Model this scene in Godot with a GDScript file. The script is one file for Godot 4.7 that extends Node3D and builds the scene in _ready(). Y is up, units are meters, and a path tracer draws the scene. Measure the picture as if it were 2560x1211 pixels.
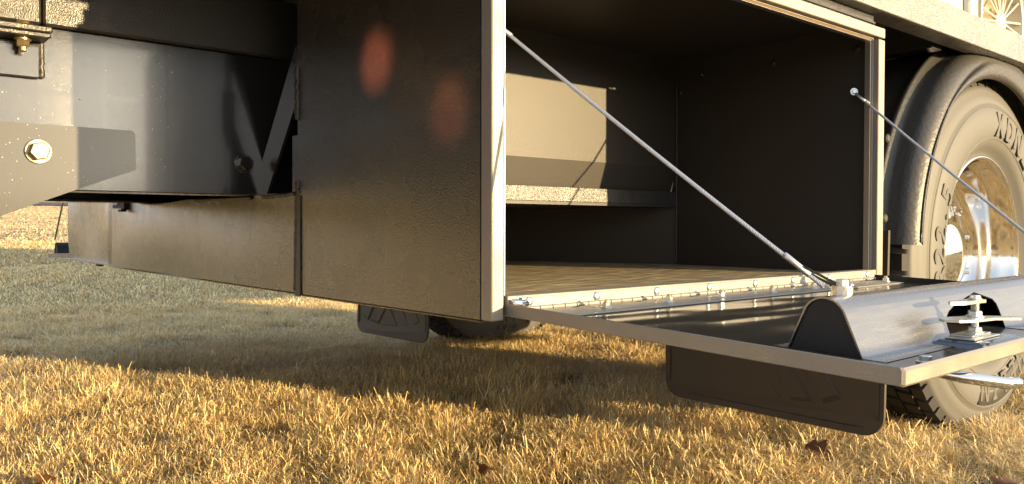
extends Node3D
# A flatbed hauler truck on a straw-coloured lawn, low sun, one storage box door hanging open.
# x runs along the truck (forward = +x), z out of its near side, y up. H is the height of the eye.

const H := 0.59
const FRONT := -0.852        # plane of the aluminium door frame
const SIDE := -0.877         # plane of the storage box side
const REAR := 0.6905         # plane of the storage box rear
const WX := 2.648            # wheel centre
const WY := -0.0916
var rng := RandomNumberGenerator.new()
var M := {}
var truck: Node3D

# ---------------------------------------------------------------- helpers
func V(x: float, y: float, z: float) -> Vector3:
	return Vector3(x, y + H, z)

func mb(smooth := false) -> SurfaceTool:
	var st := SurfaceTool.new()
	st.begin(Mesh.PRIMITIVE_TRIANGLES)
	st.set_smooth_group(0 if smooth else -1)
	return st

func tri(st: SurfaceTool, a: Vector3, b: Vector3, c: Vector3) -> void:
	st.add_vertex(a); st.add_vertex(b); st.add_vertex(c)

func quad(st: SurfaceTool, a: Vector3, b: Vector3, c: Vector3, d: Vector3) -> void:
	tri(st, a, b, c); tri(st, a, c, d)

func fin(st: SurfaceTool, called: String, mat: Material, parent: Node = self) -> MeshInstance3D:
	st.generate_normals()
	var o := MeshInstance3D.new()
	o.mesh = st.commit()
	o.material_override = mat
	o.name = called
	parent.add_child(o, true)
	return o

func tag(o: Node, label: String, category := "", group := "", kind := "") -> void:
	if label: o.set_meta("label", label)
	if category: o.set_meta("category", category)
	if group: o.set_meta("group", group)
	if kind: o.set_meta("kind", kind)

# a box with chamfered edges between two corners, optionally turned
func bx(st: SurfaceTool, a: Vector3, b: Vector3, bev := 0.0, xf := Transform3D()) -> void:
	var lo := Vector3(minf(a.x, b.x), minf(a.y, b.y), minf(a.z, b.z))
	var hi := Vector3(maxf(a.x, b.x), maxf(a.y, b.y), maxf(a.z, b.z))
	var c := (lo + hi) / 2.0
	var e := (hi - lo) / 2.0
	bev = minf(bev, minf(e.x, minf(e.y, e.z)) * 0.9)
	var p := func(s: Vector3, ax: int) -> Vector3:   # corner point lying on the face across axis ax
		var q := Vector3(s.x * (e.x - bev), s.y * (e.y - bev), s.z * (e.z - bev))
		q[ax] = s[ax] * e[ax]
		return xf * (c + q)
	for ax in 3:
		var u := (ax + 1) % 3
		var w := (ax + 2) % 3
		for s in [-1.0, 1.0]:
			var q := []
			for k in [[-1, -1], [1, -1], [1, 1], [-1, 1]]:
				var g := Vector3.ZERO
				g[ax] = s; g[u] = k[0]; g[w] = k[1]
				q.append(p.call(g, ax))
			if s < 0: quad(st, q[0], q[1], q[2], q[3])
			else: quad(st, q[0], q[3], q[2], q[1])
		if bev > 0.0:
			for su in [-1.0, 1.0]:
				for sw in [-1.0, 1.0]:
					var g0 := Vector3.ZERO; var g1 := Vector3.ZERO
					g0[ax] = -1; g0[u] = su; g0[w] = sw
					g1[ax] = 1; g1[u] = su; g1[w] = sw
					var q := [p.call(g0, u), p.call(g1, u), p.call(g1, w), p.call(g0, w)]
					if su * sw > 0: quad(st, q[0], q[1], q[2], q[3])
					else: quad(st, q[0], q[3], q[2], q[1])
	if bev > 0.0:
		for sx in [-1.0, 1.0]:
			for sy in [-1.0, 1.0]:
				for sz in [-1.0, 1.0]:
					var g := Vector3(sx, sy, sz)
					if sx * sy * sz > 0: tri(st, p.call(g, 0), p.call(g, 2), p.call(g, 1))
					else: tri(st, p.call(g, 0), p.call(g, 1), p.call(g, 2))

func box(called: String, a: Vector3, b: Vector3, mat: Material, parent: Node, bev := 0.002) -> MeshInstance3D:
	var st := mb()
	bx(st, a, b, bev)
	return fin(st, called, mat, parent)

# polygon pts (2D) pushed between w0 and w1; f maps (u, v, w) to a point
func prism(st: SurfaceTool, pts: PackedVector2Array, f: Callable, w0: float, w1: float) -> void:
	var idx := Geometry2D.triangulate_polygon(pts)
	for k in range(0, idx.size(), 3):
		var a := pts[idx[k]]; var b := pts[idx[k + 1]]; var c := pts[idx[k + 2]]
		tri(st, f.call(a.x, a.y, w1), f.call(b.x, b.y, w1), f.call(c.x, c.y, w1))
		tri(st, f.call(a.x, a.y, w0), f.call(c.x, c.y, w0), f.call(b.x, b.y, w0))
	for k in pts.size():
		var a := pts[k]; var b := pts[(k + 1) % pts.size()]
		quad(st, f.call(a.x, a.y, w0), f.call(b.x, b.y, w0), f.call(b.x, b.y, w1), f.call(a.x, a.y, w1))

# profile of (radius, offset along axis) turned about an axis
func lathe(st: SurfaceTool, prof: Array, o: Vector3, bas: Basis, segs: int, a0 := 0.0, a1 := TAU) -> void:
	for i in segs:
		var t0 := a0 + (a1 - a0) * i / segs
		var t1 := a0 + (a1 - a0) * (i + 1) / segs
		for k in prof.size() - 1:
			var p: Vector2 = prof[k]; var q: Vector2 = prof[k + 1]
			var f := func(r: float, w: float, t: float) -> Vector3: return o + bas * Vector3(cos(t) * r, sin(t) * r, w)
			if p.x > 1e-6: tri(st, f.call(p.x, p.y, t0), f.call(p.x, p.y, t1), f.call(q.x, q.y, t1))
			if q.x > 1e-6: tri(st, f.call(p.x, p.y, t0), f.call(q.x, q.y, t1), f.call(q.x, q.y, t0))

func facing(n: Vector3) -> Basis:   # a basis whose z is n
	n = n.normalized()
	var u := n.cross(Vector3.UP if absf(n.y) < 0.9 else Vector3.RIGHT).normalized()
	return Basis(u, n.cross(u), n)

func tube(st: SurfaceTool, pts: PackedVector3Array, r: float, n := 8, cap := true) -> void:
	var rings := []
	for i in pts.size():
		var d := (pts[mini(i + 1, pts.size() - 1)] - pts[maxi(i - 1, 0)]).normalized()
		var b := facing(d)
		var ring := []
		for k in n:
			ring.append(pts[i] + b * Vector3(cos(TAU * k / n) * r, sin(TAU * k / n) * r, 0))
		rings.append(ring)
	for i in pts.size() - 1:
		for k in n:
			var m := (k + 1) % n
			quad(st, rings[i][k], rings[i][m], rings[i + 1][m], rings[i + 1][k])
	if cap:
		for k in range(1, n - 1):
			tri(st, rings[0][0], rings[0][k + 1], rings[0][k])
			tri(st, rings[-1][0], rings[-1][k], rings[-1][k + 1])

# hexagon head with a chamfered top and a washer flange
func hexhead(st: SurfaceTool, at: Vector3, n: Vector3, r: float, h: float, wash := 1.35, wh := 0.2, turn := 0.0) -> void:
	var b := facing(n)
	if wash > 0.0:
		lathe(st, [Vector2(0, 0), Vector2(r * wash, 0), Vector2(r * wash, h * wh * 0.8), Vector2(r * wash * 0.94, h * wh), Vector2(0, h * wh)], at, b, 20)
	var z0 := h * wh if wash > 0.0 else 0.0
	lathe(st, [Vector2(r, z0), Vector2(r, h * 0.88), Vector2(r * 0.86, h), Vector2(0, h)], at, b * Basis(Vector3.BACK, turn), 6)

func bolt(called: String, at: Vector3, n: Vector3, r: float, h: float, mat: Material, parent: Node, wash := 1.35, turn := 0.3) -> MeshInstance3D:
	var st := mb()
	hexhead(st, at, n, r, h, wash, 0.2, turn)
	return fin(st, called, mat, parent)

# a lumpy weld bead along a line
func bead(called: String, a: Vector3, b: Vector3, r: float, mat: Material, parent: Node) -> void:
	var st := mb(true)
	var pts := PackedVector3Array()
	var n := maxi(8, int(a.distance_to(b) / (r * 0.9)))
	var rings := []
	var bas := facing(b - a)
	for i in n + 1:
		var t := float(i) / n
		var rr := r * (0.75 + 0.35 * absf(sin(i * 1.3)) + rng.randf() * 0.25)
		var c := a.lerp(b, t) + bas * Vector3(rng.randf_range(-0.2, 0.2) * r, rng.randf_range(-0.2, 0.2) * r, 0)
		var ring := []
		for k in 7: ring.append(c + bas * Vector3(cos(TAU * k / 7) * rr, sin(TAU * k / 7) * rr, 0))
		rings.append(ring)
	for i in n:
		for k in 7:
			quad(st, rings[i][k], rings[i][(k + 1) % 7], rings[i + 1][(k + 1) % 7], rings[i + 1][k])
	fin(st, called, mat, parent)

# ---------------------------------------------------------------- textures and materials
func noise_tex(freq: float, kind: int, octaves: int, sd: int, lo := 0.0, hi := 1.0, side := 512) -> ImageTexture:
	var n := FastNoiseLite.new()
	n.noise_type = kind as FastNoiseLite.NoiseType
	n.frequency = freq; n.seed = sd
	n.fractal_type = FastNoiseLite.FRACTAL_FBM; n.fractal_octaves = octaves
	var im := n.get_seamless_image(side, side, false, false, 0.15, true)
	if lo != 0.0 or hi != 1.0:
		for y in side:
			for x in side:
				var v := lerpf(lo, hi, im.get_pixel(x, y).r)
				im.set_pixel(x, y, Color(v, v, v))
	return ImageTexture.create_from_image(im)

func lin(r: float, g: float, b: float) -> Color:
	return Color(r, g, b).linear_to_srgb()

func mat(called: String, c: Color, rough: float, metal := 0.0) -> StandardMaterial3D:
	var m := StandardMaterial3D.new()
	m.resource_name = called
	m.albedo_color = c; m.roughness = rough; m.metallic = metal
	m.uv1_triplanar = true; m.uv1_world_triplanar = true
	M[called] = m
	return m

func bump(m: StandardMaterial3D, t: Texture2D, cm: float, scale: Vector3) -> void:
	m.heightmap_enabled = true; m.heightmap_texture = t; m.heightmap_scale = cm; m.uv1_scale = scale

func materials() -> void:
	var simplex := FastNoiseLite.TYPE_SIMPLEX_SMOOTH
	var cell := FastNoiseLite.TYPE_CELLULAR
	var peel := noise_tex(0.09, simplex, 2, 3)
	var grit := noise_tex(0.16, simplex, 2, 4)
	var smudge := noise_tex(0.012, simplex, 4, 5, 0.55, 1.0, 256)
	var lumps := noise_tex(0.05, cell, 2, 6)
	var strand := noise_tex(0.03, simplex, 5, 27, 0.38, 1.0)
	var wave := noise_tex(0.012, simplex, 2, 17, 0.0, 0.999, 256)
	var streak := noise_tex(0.03, simplex, 4, 7, 0.5, 1.0)
	var m := mat("black paint", lin(0.02, 0.02, 0.023), 0.13)
	m.metallic_specular = 0.7
	m.clearcoat_enabled = true; m.clearcoat = 0.8; m.clearcoat_roughness = 0.08
	bump(m, peel, 0.011, Vector3.ONE * 9.0)
	m = mat("black powder coat", lin(0.022, 0.019, 0.016), 0.33)
	m.clearcoat_enabled = true; m.clearcoat = 1.0; m.clearcoat_roughness = 0.3
	m.metallic_specular = 0.7
	bump(m, grit, 0.085, Vector3.ONE * 3.2); m.roughness_texture = smudge
	m = mat("sandy undercoat", lin(0.17, 0.165, 0.15), 0.36)
	m.metallic_specular = 0.7
	bump(m, grit, 0.16, Vector3.ONE * 3.2); m.roughness_texture = smudge
	m = mat("box lining", lin(0.034, 0.029, 0.024), 0.44)
	m.metallic_specular = 0.5
	bump(m, grit, 0.03, Vector3.ONE * 4.0)
	m = mat("gritty black", lin(0.022, 0.021, 0.02), 0.34)
	m.metallic_specular = 0.7; bump(m, grit, 0.09, Vector3.ONE * 4.0)
	m = mat("plate paint", lin(0.04, 0.039, 0.036), 0.45)
	m.clearcoat_enabled = true; m.clearcoat = 1.0; m.clearcoat_roughness = 0.08
	m.metallic_specular = 0.35; bump(m, peel, 0.014, Vector3.ONE * 8.0)
	m = mat("aluminium", lin(0.29, 0.262, 0.222), 0.6, 0.4)
	bump(m, grit, 0.02, Vector3.ONE * 3.0); m.roughness_texture = smudge
	m = mat("bright aluminium", lin(0.3, 0.285, 0.26), 0.6, 0.3); m.roughness_texture = streak; m.uv1_scale = Vector3(0.6, 8, 8)
	m = mat("mill aluminium", lin(0.26, 0.26, 0.27), 0.36, 0.8); m.roughness_texture = streak; m.uv1_scale = Vector3(0.7, 9, 9)
	m = mat("gloss black skin", lin(0.075, 0.062, 0.045), 0.17); m.roughness_texture = smudge; bump(m, wave, 0.5, Vector3(0.7, 1.0, 2.2))
	mat("flat black", lin(0.015, 0.014, 0.013), 0.6)
	mat("chrome", lin(0.88, 0.86, 0.82), 0.07, 1.0)
	m = mat("polished wheel", lin(0.86, 0.82, 0.75), 0.1, 1.0)
	mat("zinc", lin(0.7, 0.7, 0.66), 0.3, 0.95)
	mat("yellow zinc", lin(0.75, 0.56, 0.25), 0.28, 0.95)
	mat("dull zinc", lin(0.3, 0.26, 0.17), 0.4, 0.8)
	mat("steel cable", lin(0.6, 0.6, 0.6), 0.38, 0.85)
	m = mat("tyre rubber", lin(0.1, 0.096, 0.088), 0.62); bump(m, lumps, 0.02, Vector3.ONE * 3.0)
	mat("dark rubber", lin(0.035, 0.032, 0.028), 0.65)
	mat("letter rubber", lin(0.078, 0.075, 0.068), 0.62)
	m = mat("tread rubber", lin(0.022, 0.02, 0.018), 0.75)
	m = mat("fender plastic", lin(0.05, 0.047, 0.043), 0.46); bump(m, lumps, 0.12, Vector3.ONE * 4.0)
	m = mat("flap rubber", lin(0.045, 0.036, 0.027), 0.5)
	mat("bounce lit flap", lin(0.11, 0.098, 0.078), 0.5)  # flap rubber lightened to stand for light off the sunlit ground
	m = mat("plywood", lin(0.8, 0.62, 0.36), 0.45)
	m.albedo_texture = strand; bump(m, strand, 0.4, Vector3(0.5, 3.5, 3.5))
	mat("brown gasket", lin(0.28, 0.17, 0.09), 0.6)
	m = mat("weld", lin(0.045, 0.04, 0.034), 0.4)
	mat("white car paint", lin(0.62, 0.58, 0.5), 0.18).clearcoat_enabled = true
	mat("car glass", lin(0.02, 0.02, 0.025), 0.05)
	mat("gold wheel", lin(0.55, 0.49, 0.38), 0.35, 0.4)
	mat("cab paint", lin(0.05, 0.05, 0.055), 0.25)
	m = mat("added lamp lens", lin(0.5, 0.05, 0.03), 0.2); m.emission_enabled = true; m.emission = Color(1.0, 0.2, 0.12); m.emission_energy_multiplier = 1.5  # glowing lens of the two added red lamps
	mat("label paper", lin(0.6, 0.6, 0.6), 0.4)
	m = mat("dew", lin(0.8, 0.8, 0.8), 0.05)
	m.specular_mode = BaseMaterial3D.SPECULAR_SCHLICK_GGX
	# ground and plants
	var soil := noise_tex(0.02, simplex, 5, 11, 0.35, 1.0)
	m = mat("lawn soil", lin(0.3, 0.22, 0.125), 0.95); m.albedo_texture = soil; bump(m, soil, 3.0, Vector3.ONE * 0.8)
	m = mat("grey strip", lin(0.17, 0.16, 0.16), 0.9); m.albedo_texture = soil; bump(m, soil, 1.0, Vector3.ONE * 0.6)
	for nm in ["straw", "stalk", "leaf litter", "tree leaf"]:
		m = mat(nm, Color.WHITE, 0.55)
		m.vertex_color_use_as_albedo = true
		m.uv1_triplanar = false; m.uv1_world_triplanar = false
		m.backlight_enabled = true
		m.backlight = Color(0.36, 0.36, 0.36)
	M["tree leaf"].roughness = 0.8

# ---------------------------------------------------------------- terrain
func ground_y(x: float, z: float) -> float:
	var d := -z - 11.5
	var rise := 0.0
	if d > 0.0:
		rise = 0.045 * (d - 2.0 * (1.0 - exp(-d / 2.0)))
		rise = minf(rise, 0.045 * 90.0)
	var u := 0.012 * sin(x * 1.3 + z * 0.7) * sin(z * 0.9 - x * 0.4)
	return rise + u * clampf((Vector2(x - 2.6, z + 2.2).length() - 2.0) / 3.0, 0.25, 1.0)

func ground_strip(st: SurfaceTool, x0: float, x1: float, z0: float, z1: float, nx: int, nz: int, lift: float) -> void:
	for i in nx:
		for k in nz:
			var p := []
			for q in [[0, 0], [1, 0], [1, 1], [0, 1]]:
				var x := lerpf(x0, x1, float(i + q[0]) / nx)
				var z := lerpf(z0, z1, float(k + q[1]) / nz)
				p.append(Vector3(x, ground_y(x, z) + lift, z))
			quad(st, p[0], p[3], p[2], p[1])

func blade(st: SurfaceTool, at: Vector3, h: float, w: float, lean: Vector2, turn: float, c: Color, curl: float) -> void:
	var side := Vector3(cos(turn), 0, sin(turn)) * w * 0.5
	var l := Vector3(lean.x, 0, lean.y)
	var p0 := at
	var p1 := at + Vector3.UP * h * 0.45 + l * 0.28
	var p2 := at + Vector3.UP * h * 0.82 + l * 0.66
	var p3 := at + Vector3.UP * h * (1.0 - curl) + l
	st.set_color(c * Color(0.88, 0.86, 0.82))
	st.add_vertex(p0 - side); st.add_vertex(p1 - side); st.add_vertex(p1 + side)
	st.add_vertex(p0 - side); st.add_vertex(p1 + side); st.add_vertex(p0 + side)
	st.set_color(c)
	st.add_vertex(p1 - side); st.add_vertex(p2 - side * 0.7); st.add_vertex(p2 + side * 0.7)
	st.add_vertex(p1 - side); st.add_vertex(p2 + side * 0.7); st.add_vertex(p1 + side)
	st.add_vertex(p2 - side * 0.7); st.add_vertex(p3); st.add_vertex(p2 + side * 0.7)

func tuft_mesh(n: int, rad: float, h: float, w: float, green: float, pale := 0.0) -> Mesh:
	var st := mb(false)
	for i in n:
		var a := rng.randf() * TAU
		var r := sqrt(rng.randf()) * rad
		var kind := rng.randf()
		var hh := h * rng.randf_range(0.4, 0.8)
		var ln := hh * rng.randf_range(0.15, 0.8)
		var y0 := -0.004
		if kind < 0.36:      # lying over its neighbours
			ln = h * rng.randf_range(0.6, 1.2)
			y0 = h * rng.randf_range(0.05, 0.42)
			hh = h * rng.randf_range(-0.05, 0.28)
		elif kind < 0.72:    # bent half over
			ln = h * rng.randf_range(0.5, 1.05)
			hh = h * rng.randf_range(0.35, 0.75)
		if rng.randf() < 0.05: hh *= 1.4
		var b := rng.randf() * TAU
		var c := Color(0.97, 0.76, 0.37).lerp(Color(0.8, 0.55, 0.22), rng.randf())
		if rng.randf() < 0.22: c = Color(0.98, 0.88, 0.58)
		if rng.randf() < 0.14: c = Color(0.4, 0.25, 0.12)
		if rng.randf() < green: c = Color(0.3, 0.31, 0.13)
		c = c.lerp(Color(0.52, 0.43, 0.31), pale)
		blade(st, Vector3(cos(a) * r, y0, sin(a) * r), hh, w * rng.randf_range(0.6, 1.25), Vector2(cos(b), sin(b)) * ln, b + PI / 2 + rng.randf_range(-0.9, 0.9), c, rng.randf_range(0.0, 0.28))
	st.generate_normals()
	return st.commit()

func scatter(called: String, mesh: Mesh, places: Array, mtl: Material, label: String, category: String) -> void:
	var mm := MultiMesh.new()
	mm.transform_format = MultiMesh.TRANSFORM_3D
	mm.use_colors = true
	mm.mesh = mesh
	mm.instance_count = places.size()
	for i in places.size():
		var p: Array = places[i]
		var at: Vector3 = p[0]
		var s: float = p[1]
		mm.set_instance_transform(i, Transform3D(Basis(Vector3.UP, rng.randf() * TAU).scaled(Vector3(s, s * rng.randf_range(0.8, 1.2), s)), at))
		mm.set_instance_color(i, p[2])
	var o := MultiMeshInstance3D.new()
	o.multimesh = mm
	o.material_override = mtl
	o.name = called
	tag(o, label, category, "", "stuff")
	add_child(o, true)

func grass() -> void:
	var fwd := Vector2(sin(0.7057), -cos(0.7057))
	var patch := FastNoiseLite.new(); patch.seed = 9; patch.frequency = 0.35
	var near_places := [[], [], []]
	var mid_places := [[], []]
	var far_places := []
	var pale_places := []
	var place := func(x: float, z: float, s: float) -> Array:
		var v := patch.get_noise_2d(x, z) * 0.5 + 0.5
		var far := clampf((Vector2(x, z).length() - 4.5) / 5.0, 0.0, 1.0) if z < -3.5 else 0.0
		var g := clampf((v - 0.45) * 2.2, 0.0, 1.0) * far
		var c := Color(1, 1, 1).lerp(Color(0.78, 0.84, 0.78), g) * lerpf(0.82, 1.12, patch.get_noise_2d(x * 3.0 + 40.0, z * 3.0) * 0.5 + 0.5)
		return [Vector3(x, ground_y(x, z), z), s, Color(c.r, c.g, c.b)]
	# near lawn inside the view
	for i in 15500:
		var d := sqrt(lerpf(1.2 * 1.2, 6.5 * 6.5, rng.randf()))
		if d > 4.0 and rng.randf() < 0.35: continue
		var a := rng.randf_range(-0.78, 0.78)
		var dir := fwd.rotated(a)
		var hollow := patch.get_noise_2d(dir.x * d * 7.0, dir.y * d * 7.0)
		if hollow < -0.28 and rng.randf() < 0.75: continue
		near_places[i % 3].append(place.call(dir.x * d, dir.y * d, rng.randf_range(0.7, 1.1) * (1.0 + 0.35 * hollow)))
	for i in 17000:
		var d := sqrt(lerpf(36.0, 19.0 * 19.0, pow(rng.randf(), 1.25)))
		var dir := fwd.rotated(rng.randf_range(-0.8, 0.8))
		mid_places[i % 2].append(place.call(dir.x * d, dir.y * d, rng.randf_range(0.8, 1.4)))
	for i in 16000:   # paler distance inside the view
		var d := lerpf(15.0, 50.0, pow(rng.randf(), 0.8))
		var dir := fwd.rotated(rng.randf_range(-0.75, 0.3))
		var p: Array = place.call(dir.x * d, dir.y * d, rng.randf_range(0.8, 1.3))
		pale_places.append(p)
	for i in 36000:   # all round, sparser, out to the grey strip
		var d := sqrt(lerpf(1.0, 44.0 * 44.0, pow(rng.randf(), 1.6)))
		var a := rng.randf_range(-PI, PI)
		if a > -0.75 and a < 0.3 and d > 14.0 and rng.randf() < 0.8: continue
		if absf(a) < 0.78 and d < 15.0: continue
		var dir := fwd.rotated(a)
		far_places.append(place.call(dir.x * d, dir.y * d, rng.randf_range(0.8, 1.5)))
	for k in 3:
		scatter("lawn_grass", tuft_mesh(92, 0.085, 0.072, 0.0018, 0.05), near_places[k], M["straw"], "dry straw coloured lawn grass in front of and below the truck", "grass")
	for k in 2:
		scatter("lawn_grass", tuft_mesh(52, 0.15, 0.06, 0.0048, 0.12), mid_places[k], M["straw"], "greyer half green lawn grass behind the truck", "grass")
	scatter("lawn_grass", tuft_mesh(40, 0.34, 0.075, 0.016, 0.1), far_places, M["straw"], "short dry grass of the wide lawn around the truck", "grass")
	scatter("lawn_grass", tuft_mesh(60, 0.3, 0.045, 0.014, 0.02, 0.88), pale_places, M["straw"], "pale sunlit lawn grass far behind the truck before the grey strip", "grass")
	# the corn beyond the grey strip
	var stalks := []
	for i in 5200:
		var x := rng.randf_range(-14.0, 46.0)
		var z := rng.randf_range(-78.0, -64.0)
		stalks.append([Vector3(x, ground_y(x, z), z), rng.randf_range(0.8, 1.3), Color.WHITE * rng.randf_range(0.8, 1.1)])
	scatter("corn_stubble", tuft_mesh(16, 0.35, 0.9, 0.05, 0.0), stalks, M["stalk"], "strip of golden dry corn stalks beyond the grey strip", "corn field")

func setting() -> void:
	var st := mb(true)
	var n := 150
	var f := func(i: int) -> float:
		var u := 2.0 * i / n - 1.0
		return signf(u) * pow(absf(u), 2.6) * 260.0
	for i in n:
		for k in n:
			var p := []
			for q in [[0, 0], [1, 0], [1, 1], [0, 1]]:
				var x: float = f.call(i + q[0]) + 2.0
				var z: float = f.call(k + q[1]) - 2.0
				p.append(Vector3(x, ground_y(x, z), z))
			quad(st, p[0], p[3], p[2], p[1])
	tag(fin(st, "ground", M["lawn soil"]), "", "", "", "structure")
	st = mb(true)
	ground_strip(st, -40.0, 80.0, -62.0, -49.5, 60, 6, 0.05)
	tag(fin(st, "grey_strip", M["grey strip"]), "", "", "", "structure")  # a grey strip laid across the far lawn
	grass()
	# fallen leaves: each its own
	var brown := [[1.86, -1.02, 0.075, "rusty brown leaf curled in the grass below the black mud flap"], [0.97, -1.26, 0.06, "dark red leaf on the sunlit grass nearest the frame bottom"],
		[1.13, -1.42, 0.06, "flat brown leaf lying in straw left of the mud flap"], [1.9, -0.62, 0.07, "reddish leaf in the straw below the door corner"], [0.36, -1.96, 0.055, "grey brown leaf low in the sunlit grass below the bolted plate"], [0.8, -1.45, 0.05, "small tan leaf in the sunlit straw below the box corner"]]
	for b in brown: leaf("fallen_leaf", b[0], b[1], b[2], Color(0.13, 0.06, 0.03), b[3], 0.028)
	var pale := [[1.9, -6.4, "pale leaf lying on shaded lawn under the low box edge"], [2.2, -7.6, "whitish leaf alone on the shaded lawn furthest from the wheel"], [1.35, -5.5, "pale curled leaf on the shaded lawn left of the small mud flap"], [2.9, -8.6, "cream leaf on grey green lawn below the dented panel"], [1.5, -7.9, "pale leaf on the shaded lawn under the far open door"]]
	for b in pale: leaf("pale_leaf", b[0], b[1], 0.07, Color(0.78, 0.7, 0.58), b[2], 0.04)
	# bare hedgerow far out on the sunny side
	st = mb(false)
	for i in 14000:
		var a := rng.randf_range(-1.6, 1.75)
		var d := rng.randf_range(88.0, 100.0)
		var top := 3.2 + 1.6 * sin(a * 9.0) + 1.1 * sin(a * 23.0 + 1.0)
		var y := rng.randf() * top
		var c := Color(0.14, 0.1, 0.055).lerp(Color(0.08, 0.075, 0.035), rng.randf())
		st.set_color(c)
		var p := Vector3(sin(a) * d, y, cos(a) * d)
		var r := Vector3(rng.randf_range(-1, 1), rng.randf_range(-1, 1), rng.randf_range(-1, 1)) * 0.5
		var s := Vector3(rng.randf_range(-1, 1), rng.randf_range(-1, 1), rng.randf_range(-1, 1)) * 0.5
		tri(st, p, p + r, p + s)
	var o := fin(st, "treeline", M["tree leaf"])
	tag(o, "brown bare hedgerow across the field, seen in the polished wheel", "trees", "", "stuff")

func leaf(called: String, x: float, z: float, size: float, c: Color, label: String, up: float) -> void:
	var st := mb(true)
	var turn := rng.randf() * TAU
	var b := Basis.from_euler(Vector3(rng.randf_range(-0.5, 0.5), turn, rng.randf_range(-0.5, 0.5)))
	var o := Vector3(x, ground_y(x, z) + up, z)
	var n := 10
	var prev_l := Vector3.ZERO; var prev_r := Vector3.ZERO; var prev_m := Vector3.ZERO
	for i in n + 1:
		var t := float(i) / n
		var w := size * 0.34 * sin(PI * pow(t, 0.8)) * (1.0 + 0.35 * sin(t * 19.0))
		var m := Vector3((t - 0.5) * size, 0.25 * size * sin(t * 2.2), 0)
		var l := m + Vector3(0, w * 0.55, w); var r := m + Vector3(0, w * 0.4, -w)
		st.set_color(c * (0.85 + 0.3 * t))
		if i > 0:
			quad(st, o + b * prev_m, o + b * prev_l, o + b * l, o + b * m)
			quad(st, o + b * prev_r, o + b * prev_m, o + b * m, o + b * r)
		prev_l = l; prev_r = r; prev_m = m
	tag(fin(st, called, M["leaf litter"]), label, "leaf", "leaves fallen on the lawn")

# ---------------------------------------------------------------- wheels
func arc_letters(word: String, o: Vector3, out: float, r: float, mid: float, step: float, size: float, mtl: Material, parent: Node) -> void:
	# letters stand round the sidewall with their tops outward; out = +1 faces +z, -1 faces -z
	var font := SystemFont.new()
	font.font_names = PackedStringArray(["Droid Sans"]); font.font_weight = 700
	var n := word.length()
	for i in n:
		if word[i] == " ": continue
		var t := TextMesh.new()
		t.text = word[i]; t.font = font; t.font_size = 64; t.pixel_size = size / 64.0; t.depth = 0.0026
		t.curve_step = 2.0
		var a := mid - (i - (n - 1) / 2.0) * step
		var m := MeshInstance3D.new()
		m.mesh = t; m.material_override = mtl; m.name = "letter"
		var b := Basis(Vector3(sin(a), -cos(a), 0), Vector3(cos(a), sin(a), 0), Vector3.BACK)
		var turn := Basis.IDENTITY if out > 0 else Basis(Vector3.UP, PI)
		m.transform = Transform3D(turn * b, o + turn * Vector3(cos(a) * r, sin(a) * r, 0.0))
		parent.add_child(m, true)

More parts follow.
